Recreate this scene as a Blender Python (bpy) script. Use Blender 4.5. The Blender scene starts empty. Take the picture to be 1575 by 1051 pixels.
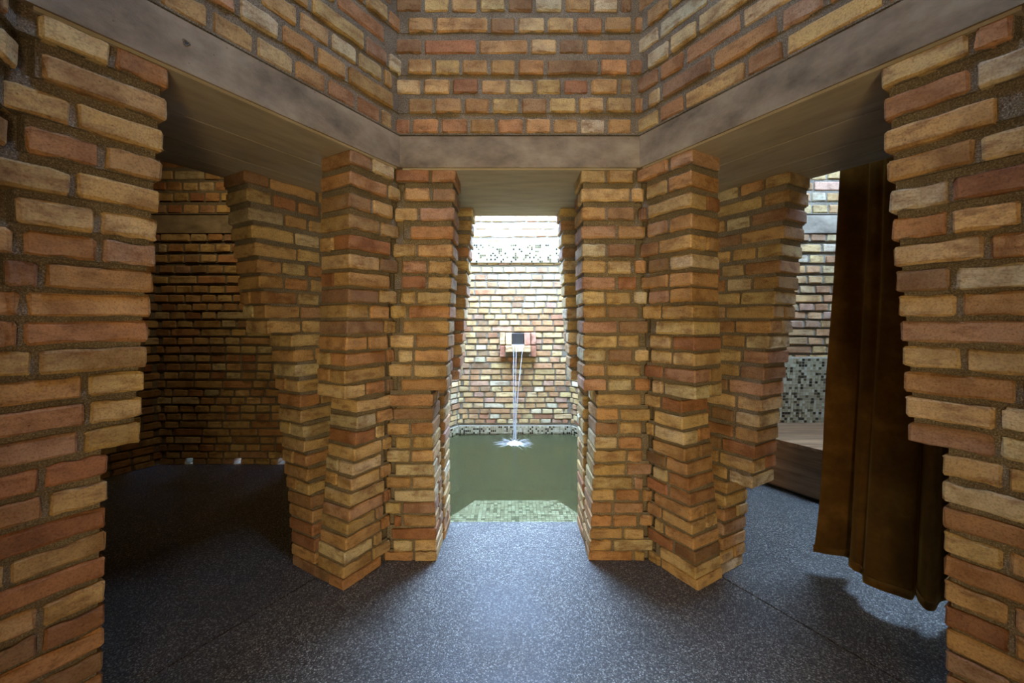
import bpy, bmesh, math, random
from mathutils import Vector, Matrix

SC = bpy.context.scene
COL = SC.collection
S3 = math.sqrt(3) / 2
T30 = math.tan(math.radians(30))

# ------------------------------------------------------------------ camera
EYE = 1.243
cam_d = bpy.data.cameras.new('camera')
cam = bpy.data.objects.new('camera', cam_d)
COL.objects.link(cam)
cam.location = (0, 0, EYE)
cam.rotation_euler = (math.radians(90), 0, 0)
cam_d.sensor_width = 36.0
cam_d.lens = 36.0 * 612 / 1575
cam_d.shift_y = -(525.5 - 493) / 1575
cam_d.clip_start = 0.02
SC.camera = cam

# ------------------------------------------------------------------ world (overcast daylight) and light
W = bpy.data.worlds.new('overcast_sky')
SC.world = W
W.use_nodes = True
wn = W.node_tree
bg = wn.nodes['Background']
bg.inputs['Color'].default_value = (0.385, 0.59, 1.0, 1)
bg.inputs['Strength'].default_value = 12.5


def area_light(name, loc, aim, sx, sy, power, col):
    d = bpy.data.lights.new(name, 'AREA')
    d.shape = 'RECTANGLE'
    d.size, d.size_y, d.energy, d.color = sx, sy, power, col
    o = bpy.data.objects.new(name, d)
    COL.objects.link(o)
    o.location = loc
    o.rotation_euler = (Vector(aim) - Vector(loc)).to_track_quat('-Z', 'Y').to_euler()
    return o


# added warm area light behind the camera, shining through the doorway
area_light('entrance_lamp', (0.0, -1.40, 0.75), (0, 1.5, 0.7), 1.1, 1.0, 15.0, (1.0, 0.76, 0.40))

SC.view_settings.view_transform = 'Standard'
SC.view_settings.look = 'None'
SC.view_settings.gamma = 1.0
SC.view_settings.use_curve_mapping = False
SC.view_settings.exposure = 2.1
try:
    SC.cycles.use_denoising = True
    SC.cycles.use_adaptive_sampling = False
    SC.cycles.max_bounces = 10
    SC.cycles.diffuse_bounces = 5
    SC.cycles.transparent_max_bounces = 16
    SC.cycles.sample_clamp_indirect = 1.5
    SC.cycles.caustics_reflective = False
    SC.cycles.caustics_refractive = False
except Exception:
    pass

# ------------------------------------------------------------------ the plan: a honeycomb of tapering hexagonal rooms
C0 = Vector((0.035, 0.877))          # centre of the room the camera stands in
PITCH = 2.75                          # distance between neighbouring room centres
LEAF = 0.20                           # thickness of one brick leaf


def nrm(a):                           # a in sixths of a turn: 0 = straight ahead, 1 = to the right ...
    t = math.radians(60 * a)
    return Vector((math.sin(t), math.cos(t)))


def tan_(n):
    return Vector((n.y, -n.x))


CP = C0 + nrm(0) * PITCH
CL = C0 + nrm(-1) * PITCH
CR = C0 + nrm(1) * PITCH


def A(n):                             # inner half-width of a room at course n (walls lean in going up)
    if n <= 13:
        return 1.175 - 0.075 * n / 13
    return 1.10 - 0.145 * (min(n, 27) - 13) / 14


ZS = [0.0, 0.055, 0.120, 0.188, 0.257, 0.323, 0.390, 0.460, 0.530, 0.599, 0.671, 0.744, 0.818, 0.893, 0.967,
      1.040, 1.112, 1.183, 1.254, 1.323, 1.394, 1.468, 1.546, 1.629, 1.713, 1.799, 1.885, 1.946]
NB = 27
BEAM0, BEAM1 = 1.948, 2.092
ZU = [2.112, 2.208, 2.297, 2.386, 2.483, 2.582, 2.680, 2.775, 2.870, 2.965, 3.060, 3.155]   # courses above the beam
AU = 0.968


def brick_h(n):
    return 0.0535 + 0.0065 * n / 27


# ------------------------------------------------------------------ node helpers
def new_mat(name):
    m = bpy.data.materials.new(name)
    m.use_nodes = True
    nt = m.node_tree
    return m, nt, nt.nodes['Principled BSDF']


def N(nt, typ, **kw):
    n = nt.nodes.new(typ)
    for k, v in kw.items():
        if k.startswith('i_'):
            n.inputs[k[2:].replace('_', ' ')].default_value = v
        else:
            setattr(n, k, v)
    return n


def ramp(nt, stops):
    r = nt.nodes.new('ShaderNodeValToRGB')
    e = r.color_ramp.elements
    while len(e) < len(stops):
        e.new(0.5)
    for el, (p, c) in zip(e, stops):
        el.position = p
        el.color = c if len(c) == 4 else (*c, 1)
    return r


def mixc(nt, blend='MIX', fac=None):
    m = nt.nodes.new('ShaderNodeMix')
    m.data_type = 'RGBA'
    m.blend_type = blend
    if fac is not None:
        m.inputs['Factor'].default_value = fac
    return m     # A = inputs[6], B = inputs[7], out = outputs[2]


def obj_coords(nt, rnd=True):
    tc = N(nt, 'ShaderNodeTexCoord')
    if not rnd:
        return tc.outputs['Object']
    oi = N(nt, 'ShaderNodeObjectInfo')
    mul = N(nt, 'ShaderNodeMath', operation='MULTIPLY')
    mul.inputs[1].default_value = 61.7
    nt.links.new(oi.outputs['Random'], mul.inputs[0])
    add = N(nt, 'ShaderNodeVectorMath', operation='ADD')
    nt.links.new(tc.outputs['Object'], add.inputs[0])
    nt.links.new(mul.outputs[0], add.inputs[1])
    return add.outputs[0]


def srgb(r, g, b):
    f = lambda c: (c / 255 / 12.92) if c / 255 <= 0.04045 else ((c / 255 + 0.055) / 1.055) ** 2.4
    return (f(r), f(g), f(b))


# ------------------------------------------------------------------ materials
def make_brick_mat():
    m, nt, p = new_mat('handmade_brick')
    L = nt.links.new
    co = obj_coords(nt)
    oi = N(nt, 'ShaderNodeObjectInfo')
    n1 = N(nt, 'ShaderNodeTexNoise', i_Scale=9.0, i_Detail=3.0, i_Roughness=0.6)
    L(co, n1.inputs['Vector'])
    r1 = ramp(nt, [(0.32, (0.66, 0.60, 0.55)), (0.50, (1, 1, 1)), (0.68, (1.18, 1.17, 1.10))])
    L(n1.outputs['Fac'], r1.inputs['Fac'])
    mA = mixc(nt, 'MULTIPLY', 1.0)
    L(oi.outputs['Color'], mA.inputs[6])
    L(r1.outputs['Color'], mA.inputs[7])
    # burnt patches
    n2 = N(nt, 'ShaderNodeTexNoise', i_Scale=14.0, i_Detail=4.0, i_Roughness=0.7)
    mp = N(nt, 'ShaderNodeMapping')
    mp.inputs['Scale'].default_value = (0.8, 1, 2.2)
    mp.inputs['Location'].default_value = (7, 3, 5)
    L(co, mp.inputs['Vector'])
    L(mp.outputs[0], n2.inputs['Vector'])
    r2 = ramp(nt, [(0.50, (0, 0, 0)), (0.66, (0.66, 0.66, 0.66))])
    L(n2.outputs['Fac'], r2.inputs['Fac'])
    mB = mixc(nt)
    L(r2.outputs['Color'], mB.inputs['Factor'])
    L(mA.outputs[2], mB.inputs[6])
    mB.inputs[7].default_value = (*srgb(126, 90, 60), 1)
    # sand speckle and pits
    n3 = N(nt, 'ShaderNodeTexNoise', i_Scale=210.0, i_Detail=2.0)
    L(co, n3.inputs['Vector'])
    r3 = ramp(nt, [(0.30, (0.72, 0.70, 0.68)), (0.5, (1, 1, 1)), (0.72, (1.12, 1.12, 1.1))])
    L(n3.outputs['Fac'], r3.inputs['Fac'])
    mC = mixc(nt, 'MULTIPLY', 1.0)
    L(mB.outputs[2], mC.inputs[6])
    L(r3.outputs['Color'], mC.inputs[7])
    v = N(nt, 'ShaderNodeTexVoronoi', i_Scale=46.0)
    L(co, v.inputs['Vector'])
    rv = ramp(nt, [(0.05, (0.35, 0.35, 0.35)), (0.13, (1, 1, 1))])
    L(v.outputs['Distance'], rv.inputs['Fac'])
    mD = mixc(nt, 'MULTIPLY', 0.55)
    L(mC.outputs[2], mD.inputs[6])
    L(rv.outputs['Color'], mD.inputs[7])
    L(mD.outputs[2], p.inputs['Base Color'])
    p.inputs['Roughness'].default_value = 0.88
    p.inputs['Specular IOR Level'].default_value = 0.25
    b1 = N(nt, 'ShaderNodeBump', i_Strength=0.55, i_Distance=0.006)
    n4 = N(nt, 'ShaderNodeTexNoise', i_Scale=38.0, i_Detail=5.0, i_Roughness=0.65)
    L(co, n4.inputs['Vector'])
    L(n4.outputs['Fac'], b1.inputs['Height'])
    b2 = N(nt, 'ShaderNodeBump', i_Strength=0.35, i_Distance=0.003)
    L(rv.outputs['Color'], b2.inputs['Height'])
    L(b1.outputs[0], b2.inputs['Normal'])
    L(b2.outputs[0], p.inputs['Normal'])
    return m


def make_mortar_mat():
    m, nt, p = new_mat('sand_mortar')
    L = nt.links.new
    co = obj_coords(nt, False)
    n1 = N(nt, 'ShaderNodeTexNoise', i_Scale=300.0, i_Detail=3.0)
    L(co, n1.inputs['Vector'])
    r1 = ramp(nt, [(0.3, srgb(96, 88, 74)), (0.55, srgb(138, 126, 104)), (0.75, srgb(182, 172, 150))])
    L(n1.outputs['Fac'], r1.inputs['Fac'])
    n2 = N(nt, 'ShaderNodeTexNoise', i_Scale=7.0, i_Detail=3.0)
    L(co, n2.inputs['Vector'])
    r2 = ramp(nt, [(0.3, (0.72, 0.72, 0.72)), (0.7, (1.1, 1.1, 1.1))])
    L(n2.outputs['Fac'], r2.inputs['Fac'])
    mA = mixc(nt, 'MULTIPLY', 1.0)
    L(r1.outputs['Color'], mA.inputs[6])
    L(r2.outputs['Color'], mA.inputs[7])
    L(mA.outputs[2], p.inputs['Base Color'])
    p.inputs['Roughness'].default_value = 0.95
    p.inputs['Specular IOR Level'].default_value = 0.2
    n3 = N(nt, 'ShaderNodeTexNoise', i_Scale=110.0, i_Detail=5.0, i_Roughness=0.7)
    L(co, n3.inputs['Vector'])
    b = N(nt, 'ShaderNodeBump', i_Strength=0.8, i_Distance=0.006)
    L(n3.outputs['Fac'], b.inputs['Height'])
    L(b.outputs[0], p.inputs['Normal'])
    return m


def make_concrete_mat(name, c0, c1, c2, stretch=(1, 1, 1), bump=0.25):
    m, nt, p = new_mat(name)
    L = nt.links.new
    co = obj_coords(nt)
    mp = N(nt, 'ShaderNodeMapping')
    mp.inputs['Scale'].default_value = stretch
    L(co, mp.inputs['Vector'])
    n1 = N(nt, 'ShaderNodeTexNoise', i_Scale=5.0, i_Detail=6.0, i_Roughness=0.62)
    L(mp.outputs[0], n1.inputs['Vector'])
    r1 = ramp(nt, [(0.30, c0), (0.5, c1), (0.72, c2)])
    L(n1.outputs['Fac'], r1.inputs['Fac'])
    v = N(nt, 'ShaderNodeTexVoronoi', i_Scale=26.0)
    L(co, v.inputs['Vector'])
    rv = ramp(nt, [(0.035, (0.4, 0.4, 0.4)), (0.08, (1, 1, 1))])
    L(v.outputs['Distance'], rv.inputs['Fac'])
    mA = mixc(nt, 'MULTIPLY', 0.7)
    L(r1.outputs['Color'], mA.inputs[6])
    L(rv.outputs['Color'], mA.inputs[7])
    L(mA.outputs[2], p.inputs['Base Color'])
    p.inputs['Roughness'].default_value = 0.8
    n3 = N(nt, 'ShaderNodeTexNoise', i_Scale=40.0, i_Detail=6.0, i_Roughness=0.7)
    L(mp.outputs[0], n3.inputs['Vector'])
    b = N(nt, 'ShaderNodeBump', i_Strength=bump, i_Distance=0.005)
    L(n3.outputs['Fac'], b.inputs['Height'])
    L(b.outputs[0], p.inputs['Normal'])
    return m


def make_floor_mat():
    m, nt, p = new_mat('exposed_aggregate_floor')
    L = nt.links.new
    co = obj_coords(nt, False)
    v = N(nt, 'ShaderNodeTexVoronoi', i_Scale=205.0, i_Randomness=1.0)
    L(co, v.inputs['Vector'])
    sep = N(nt, 'ShaderNodeSeparateColor')
    L(v.outputs['Color'], sep.inputs[0])
    r1 = ramp(nt, [(0.0, srgb(76, 72, 63)), (0.45, srgb(100, 95, 83)), (0.74, srgb(130, 124, 110)),
                   (0.90, srgb(160, 154, 140)), (0.97, srgb(188, 182, 168))])
    L(sep.outputs[0], r1.inputs['Fac'])
    rd = ramp(nt, [(0.25, (1, 1, 1)), (0.7, (0.42, 0.42, 0.42))])
    L(v.outputs['Distance'], rd.inputs['Fac'])
    mA = mixc(nt, 'MULTIPLY', 1.0)
    L(r1.outputs['Color'], mA.inputs[6])
    L(rd.outputs['Color'], mA.inputs[7])
    n2 = N(nt, 'ShaderNodeTexNoise', i_Scale=3.2, i_Detail=4.0, i_Roughness=0.6)
    L(co, n2.inputs['Vector'])
    r2 = ramp(nt, [(0.30, (0.68, 0.68, 0.68)), (0.7, (1.2, 1.2, 1.2))])
    L(n2.outputs['Fac'], r2.inputs['Fac'])
    mB = mixc(nt, 'MULTIPLY', 1.0)
    L(mA.outputs[2], mB.inputs[6])
    L(r2.outputs['Color'], mB.inputs[7])
    L(mB.outputs[2], p.inputs['Base Color'])
    rr = ramp(nt, [(0.3, (0.46, 0.46, 0.46)), (0.7, (0.66, 0.66, 0.66))])
    L(n2.outputs['Fac'], rr.inputs['Fac'])
    L(rr.outputs['Color'], p.inputs['Roughness'])
    b = N(nt, 'ShaderNodeBump', i_Strength=0.35, i_Distance=0.002)
    b.invert = True
    L(v.outputs['Distance'], b.inputs['Height'])
    L(b.outputs[0], p.inputs['Normal'])
    return m


def make_tile_mat(name, stops, rough=0.25):
    m, nt, p = new_mat(name)
    L = nt.links.new
    g = N(nt, 'ShaderNodeNewGeometry')
    r = ramp(nt, stops)
    r.color_ramp.interpolation = 'CONSTANT'
    L(g.outputs['Random Per Island'], r.inputs['Fac'])
    L(r.outputs['Color'], p.inputs['Base Color'])
    p.inputs['Roughness'].default_value = rough
    return m


def make_plain(name, col, rough=0.7, **kw):
    m, nt, p = new_mat(name)
    L = nt.links.new
    co = obj_coords(nt)
    n = N(nt, 'ShaderNodeTexNoise', i_Scale=30.0, i_Detail=4.0)
    L(co, n.inputs['Vector'])
    r = ramp(nt, [(0.3, tuple(c * 0.8 for c in col)), (0.7, tuple(min(1, c * 1.15) for c in col))])
    L(n.outputs['Fac'], r.inputs['Fac'])
    L(r.outputs['Color'], p.inputs['Base Color'])
    p.inputs['Roughness'].default_value = rough
    for k, v in kw.items():
        p.inputs[k].default_value = v
    return m


def make_wood_mat():
    m, nt, p = new_mat('brown_bench_wood')
    L = nt.links.new
    co = obj_coords(nt)
    mp = N(nt, 'ShaderNodeMapping')
    mp.inputs['Scale'].default_value = (0.9, 9, 12)
    L(co, mp.inputs['Vector'])
    n = N(nt, 'ShaderNodeTexNoise', i_Scale=2.0, i_Detail=6.0, i_Roughness=0.6, i_Distortion=0.4)
    L(mp.outputs[0], n.inputs['Vector'])
    r = ramp(nt, [(0.25, srgb(88, 60, 38)), (0.45, srgb(128, 94, 62)), (0.6, srgb(156, 120, 84)), (0.78, srgb(190, 156, 116))])
    L(n.outputs['Fac'], r.inputs['Fac'])
    oi = N(nt, 'ShaderNodeObjectInfo')
    rr = ramp(nt, [(0, (0.75, 0.75, 0.75)), (1, (1.15, 1.12, 1.1))])
    L(oi.outputs['Random'], rr.inputs['Fac'])
    mA = mixc(nt, 'MULTIPLY', 1.0)
    L(r.outputs['Color'], mA.inputs[6])
    L(rr.outputs['Color'], mA.inputs[7])
    L(mA.outputs[2], p.inputs['Base Color'])
    p.inputs['Roughness'].default_value = 0.42
    b = N(nt, 'ShaderNodeBump', i_Strength=0.15, i_Distance=0.002)
    L(n.outputs['Fac'], b.inputs['Height'])
    L(b.outputs[0], p.inputs['Normal'])
    return m


def make_velvet_mat():
    m, nt, p = new_mat('brown_velvet')
    L = nt.links.new
    co = obj_coords(nt)
    n = N(nt, 'ShaderNodeTexNoise', i_Scale=6.0, i_Detail=5.0, i_Roughness=0.65)
    L(co, n.inputs['Vector'])
    r = ramp(nt, [(0.3, srgb(74, 50, 20)), (0.55, srgb(100, 70, 28)), (0.75, srgb(132, 96, 42))])
    L(n.outputs['Fac'], r.inputs['Fac'])
    L(r.outputs['Color'], p.inputs['Base Color'])
    p.inputs['Roughness'].default_value = 0.9
    p.inputs['Specular IOR Level'].default_value = 0.1
    p.inputs['Sheen Weight'].default_value = 0.8
    p.inputs['Sheen Roughness'].default_value = 0.4
    p.inputs['Sheen Tint'].default_value = (*srgb(170, 130, 60), 1)
    n2 = N(nt, 'ShaderNodeTexNoise', i_Scale=500.0, i_Detail=2.0)
    L(co, n2.inputs['Vector'])
    b = N(nt, 'ShaderNodeBump', i_Strength=0.25, i_Distance=0.002)
    L(n2.outputs['Fac'], b.inputs['Height'])
    L(b.outputs[0], p.inputs['Normal'])
    return m


def make_water_mat():
    m = bpy.data.materials.new('green_pool_water')
    m.use_nodes = True
    nt = m.node_tree
    nt.nodes.clear()
    L = nt.links.new
    out = N(nt, 'ShaderNodeOutputMaterial')
    tr = N(nt, 'ShaderNodeBsdfTransparent')
    gl = N(nt, 'ShaderNodeBsdfGlossy', i_Roughness=0.16)
    df = N(nt, 'ShaderNodeBsdfDiffuse')
    df.inputs['Color'].default_value = (*srgb(104, 100, 60), 1)
    fr = N(nt, 'ShaderNodeFresnel', i_IOR=1.33)
    mxd = N(nt, 'ShaderNodeMixShader')
    mxd.inputs[0].default_value = 0.28
    L(tr.outputs[0], mxd.inputs[1])
    L(df.outputs[0], mxd.inputs[2])
    mx = N(nt, 'ShaderNodeMixShader')
    L(fr.outputs[0], mx.inputs[0])
    L(mxd.outputs[0], mx.inputs[1])
    L(gl.outputs[0], mx.inputs[2])
    L(mx.outputs[0], out.inputs['Surface'])
    va = N(nt, 'ShaderNodeVolumeAbsorption', i_Density=2.6)
    va.inputs['Color'].default_value = (0.62, 0.62, 0.40, 1)
    L(va.outputs[0], out.inputs['Volume'])
    tc = N(nt, 'ShaderNodeTexCoord')
    n = N(nt, 'ShaderNodeTexNoise', i_Scale=7.0, i_Detail=3.0)
    L(tc.outputs['Object'], n.inputs['Vector'])
    b = N(nt, 'ShaderNodeBump', i_Strength=0.03, i_Distance=0.02)
    L(n.outputs['Fac'], b.inputs['Height'])
    L(b.outputs[0], gl.inputs['Normal'])
    return m


def make_stream_mat():
    m, nt, p = new_mat('falling_water')
    p.inputs['Base Color'].default_value = (0.62, 0.62, 0.60, 1)
    p.inputs['Roughness'].default_value = 0.15
    p.inputs['Transmission Weight'].default_value = 0.35
    p.inputs['IOR'].default_value = 1.33
    return m


M = dict(
    brick=make_brick_mat(), mortar=make_mortar_mat(), floor=make_floor_mat(),
    beam=make_concrete_mat('cast_concrete', srgb(98, 86, 66), srgb(140, 126, 102), srgb(172, 158, 130), (1, 1, 1.6)),
    board=make_concrete_mat('board_marked_concrete', srgb(158, 148, 126), srgb(172, 162, 140), srgb(184, 174, 152), (1.0, 4, 3), 0.2),
    tile=make_tile_mat('mosaic_tile', [(0, srgb(46, 40, 26)), (0.12, srgb(82, 72, 46)), (0.25, srgb(142, 130, 98)),
                                       (0.48, srgb(156, 144, 112)), (0.70, srgb(168, 158, 126)), (0.88, srgb(182, 172, 142))]),
    steptile=make_tile_mat('pale_green_pool_mosaic', [(0, srgb(116, 112, 82)), (0.14, srgb(160, 156, 120)), (0.35, srgb(180, 176, 140)),
                                                      (0.6, srgb(196, 192, 156)), (0.82, srgb(168, 164, 128))], 0.4),
    grout=make_plain('pale_grout', srgb(172, 162, 136), 0.9),
    pool=make_plain('green_pool_lining', srgb(84, 90, 58), 0.6),
    wood=make_wood_mat(), velvet=make_velvet_mat(), water=make_water_mat(), stream=make_stream_mat(),
    foam=make_plain('white_foam', (0.62, 0.62, 0.60), 0.5),
    black=make_plain('blackened_steel', srgb(30, 28, 24), 0.5),
    stone=make_plain('pale_stone', srgb(214, 208, 192), 0.6),
    plaster=make_plain('warm_plaster', srgb(190, 160, 120), 0.9),
)
BRICK_COLS = [(srgb(190, 160, 108), 4.5), (srgb(198, 172, 122), 3.5), (srgb(184, 148, 100), 4), (srgb(176, 134, 92), 2.6),
              (srgb(162, 116, 82), 1.0), (srgb(176, 142, 112), 1.3), (srgb(150, 120, 88), 1.6), (srgb(200, 184, 146), 1.6)]


# ------------------------------------------------------------------ object helpers
def struct(o, label, cat):
    o['kind'] = 'structure'
    o['label'] = label
    o['category'] = cat
    return o


def tag(o, label, cat, group=None):
    o['label'] = label
    o['category'] = cat
    if group:
        o['group'] = group
    return o


def mesh_obj(name, verts, faces, mat, parent=None, smooth=False):
    me = bpy.data.meshes.new(name)
    me.from_pydata(verts, [], faces)
    bm = bmesh.new()
    bm.from_mesh(me)
    bmesh.ops.recalc_face_normals(bm, faces=bm.faces)
    bm.to_mesh(me)
    bm.free()
    me.materials.append(mat)
    if smooth:
        for p in me.polygons:
            p.use_smooth = True
    o = bpy.data.objects.new(name, me)
    COL.objects.link(o)
    if parent:
        o.parent = parent
    return o


class MB:
    def __init__(self):
        self.v, self.f = [], []

    def prism(self, poly, z0, z1):
        k = len(self.v)
        n = len(poly)
        self.v += [(p[0], p[1], z0) for p in poly] + [(p[0], p[1], z1) for p in poly]
        self.f += [tuple(k + i for i in range(n)), tuple(k + n + i for i in range(n))]
        self.f += [(k + i, k + (i + 1) % n, k + n + (i + 1) % n, k + n + i) for i in range(n)]

    def hexa(self, pts):      # 8 points: bottom ring of 4, top ring of 4
        k = len(self.v)
        self.v += [tuple(p) for p in pts]
        self.f += [tuple(k + i for i in q) for q in ((0, 1, 2, 3), (4, 5, 6, 7), (0, 1, 5, 4), (1, 2, 6, 5), (2, 3, 7, 6), (3, 0, 4, 7))]

    def build(self, name, mat, parent=None, smooth=False):
        return mesh_obj(name, self.v, self.f, mat, parent, smooth)


def clip(poly, p, n):         # keep the side of the convex polygon where (q - p).n >= 0
    out = []
    for i in range(len(poly)):
        a, b = poly[i], poly[(i + 1) % len(poly)]
        da, db = (a - p).dot(n), (b - p).dot(n)
        if da >= 0:
            out.append(a)
        if (da > 0 > db) or (da < 0 < db):
            out.append(a + (b - a) * (da / (da - db)))
    return out


def hexagon(c, ap):
    R = ap / S3
    return [c + Vector((R * math.cos(math.radians(60 * i)), R * math.sin(math.radians(60 * i)))) for i in range(6)]


# ------------------------------------------------------------------ bricks: shared meshes
BASES = {}


def brick_mesh(L, D, H, seed, fine):
    rg = random.Random(seed)
    b = 0.0055
    xs = [0, b] + ([L * (i + 1) / 4 for i in range(3)] if fine else []) + [L - b, L]
    verts, faces = [], []
    jit = 0.0022
    bow = rg.uniform(-0.002, 0.002)
    for i, x in enumerate(xs):
        end = (i == 0 or i == len(xs) - 1)
        ins = b if end else 0.0
        w = math.sin(math.pi * x / L)
        sec = [(0 + ins, b + ins * .6), (b + ins * .4, 0 + ins * .8), (D, ins * .8), (D, H - ins * .8), (b + ins * .4, H - ins * .8), (ins, H - b - ins * .6)]
        for j, (y, z) in enumerate(sec):
            front = j not in (2, 3)
            chip = 0.0
            if front and rg.random() < 0.10:
                chip = rg.uniform(0.002, 0.006)
            zz = z + rg.uniform(-jit, jit) + bow * w + (chip if j in (0, 1) else -chip if j in (4, 5) else 0)
            yy = y + (rg.uniform(-jit * .6, jit * .6) + chip * .4 if front else 0)
            verts.append((x - L / 2 + (rg.uniform(-jit, jit) if front else 0), yy, zz))
    n = 6
    faces.append(tuple(range(n)))
    k = (len(xs) - 1) * n
    faces.append(tuple(k + i for i in reversed(range(n))))
    for i in range(len(xs) - 1):
        for j in range(n):
            faces.append((i * n + j, (i + 1) * n + j, (i + 1) * n + (j + 1) % n, i * n + (j + 1) % n))
    me = bpy.data.meshes.new('brick')
    me.from_pydata(verts, [], faces)
    bm = bmesh.new()
    bm.from_mesh(me)
    bmesh.ops.recalc_face_normals(bm, faces=bm.faces)
    bm.to_mesh(me)
    bm.free()
    me.materials.append(M['brick'])
    return me


for D in (0.10, 0.19):
    for fine in (True, False):
        for Lb in (0.05, 0.112, 0.165, 0.226):
            BASES[(Lb, D, fine)] = [brick_mesh(Lb, D, 0.056, hash((int(Lb * 1000), int(D * 100), fine, k)) & 0xffff, fine)
                                    for k in range(7)]
RG = random.Random(27)


def brick(parent, c, n, dist, a, b, z, h, deep=False, fine=True, inward=True, jitter=1.0):
    """one brick on the wall with outward normal n: face at distance dist from c, from a to b along the wall"""
    L = b - a
    D = 0.19 if deep else 0.10
    Lb = min((0.05, 0.112, 0.165, 0.226), key=lambda q: abs(math.log(q / L)))
    me = RG.choice(BASES[(Lb, D, fine)])
    o = bpy.data.objects.new('brick', me)
    t = tan_(n)
    push = RG.uniform(-0.004, 0.004) * jitter
    p = c + n * (dist + push) + t * ((a + b) / 2)
    # local x along t, local y along n (into the wall)
    ang = math.atan2(t.y, t.x) + RG.uniform(-0.010, 0.010) * jitter
    o.location = (p.x, p.y, z + RG.uniform(-0.0015, 0.0015) * jitter)
    o.rotation_euler = (RG.uniform(-0.02, 0.02) * jitter, RG.uniform(-0.006, 0.006) * jitter, ang)
    flip = 1
    o.scale = (flip * L / Lb, 1, h / 0.056)
    col, = RG.choices([q[0] for q in BRICK_COLS], [q[1] for q in BRICK_COLS])
    v = RG.uniform(0.82, 1.12)
    o.color = (col[0] * v * RG.uniform(.95, 1.05), col[1] * v, col[2] * v * RG.uniform(.92, 1.08), 1)
    o.parent = parent
    COL.objects.link(o)
    return o


def fill(a, b, ps=0.3, g=0.018, start=None):
    """split a..b into bricks with joints g"""
    out = []
    x = a
    k = 0
    while x < b - 0.03:
        L = start if (k == 0 and start) else (0.226 if RG.random() < ps else 0.113)
        L *= RG.uniform(0.95, 1.05)
        if b - (x + L) < 0.04:
            L = b - x
            if L > 0.25:
                L1 = L * RG.uniform(.4, .6)
                out.append((x, x + L1 - g / 2))
                out.append((x + L1 + g / 2, b))
                return out
        out.append((x, x + L))
        x += L + g
        k += 1
    return out


REC = 0.011


def wall_shape(name, label):
    mb = MB()
    return mb


def pier(name, label, c, ang, sgn, F, J, corner, th, rows, fine=True, inner_corner=True, maxw=None, thick_front=None, ps=0.3, jd=True):
    """a corbelled brick pier beside an opening. F(n): distance of the face that looks at the room, J(n): |t| of the jamb,
    corner(d): |t| of the pier's far side at distance d. sgn: which side of the opening."""
    n_ = nrm(ang)
    t_ = tan_(n_)
    mb = MB()
    P = lambda d, t: c + n_ * d + t_ * (t * sgn)
    for n in range(rows[0], rows[1]):
        f, j = F(n), J(n)
        z1 = ZS[n + 1] if n < 26 else BEAM0
        f0 = thick_front(n) if thick_front and thick_front(n) is not None else f + REC
        if inner_corner and not (n + (0 if sgn > 0 else 1)) % 2:      # pocket left open beside the interlocking corner brick
            fr = [P(f + 0.034, corner(f + 0.034)), P(f + 0.032, corner(f) - 0.020), P(f + REC, corner(f) - 0.028)]
        else:
            fr = [P(f + REC, corner(f + REC))]
        mb.prism([P(f + REC, j + REC), P(f + th, j + REC), P(f + th, corner(f + th))] + fr, ZS[n], z1)
        if thick_front and thick_front(n) is not None:
            mb.prism([P(f0, j + 0.02), P(f + REC, j + 0.02), P(f + REC, corner(f)), P(f0, corner(f))], ZS[n], z1)
    w = mb.build(name, M['mortar'])
    struct(w, label, 'brick pier')
    for n in range(rows[0], rows[1]):
        f, j = F(n), J(n)
        z, h = ZS[n], brick_h(n)
        if n == 26:
            h = min(h, 0.056)
        if n == 0:
            h = 0.048
        k = corner(f)
        alt = (n + (0 if sgn > 0 else 1)) % 2
        e = (k + 0.016 if alt else k - 0.030) if inner_corner else k - 0.006
        if maxw:
            e = min(e, j + maxw)
        spans = []
        if RG.random() < 0.72 or not jd:
            wj = RG.choice((0.105, 0.112, 0.112, 0.16, 0.20))
            spans.append((j, j + wj, True))
            jm = None
        else:
            wj = RG.choice((0.165, 0.226))
            spans.append((j, j + wj, False))
            jm = (f + 0.105, f + th)
        if jm:      # second brick showing on the jamb
            jn = t_ * sgn
            p0 = c
            # a brick whose face is the jamb: treat it as standing on a wall with normal jn
            a0, b0 = jm[0] + 0.010, jm[1]
            tt = tan_(jn)
            lo, hi = sorted(((n_ * a0).dot(tt), (n_ * b0).dot(tt)))
            brick(w, c, jn, j, lo, hi, z, h, fine=fine)
        for (a, b) in fill(spans[0][1] + 0.013, e, ps):
            spans.append((a, b, False))
        for (a, b, dp) in spans:
            a = max(a, j)
            if b > e and not dp:
                b = max(e, a + 0.04)
            if sgn < 0:
                a, b = -b, -a
            brick(w, c, n_, f, a, b, z, h, deep=dp, fine=fine)
    return w


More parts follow.
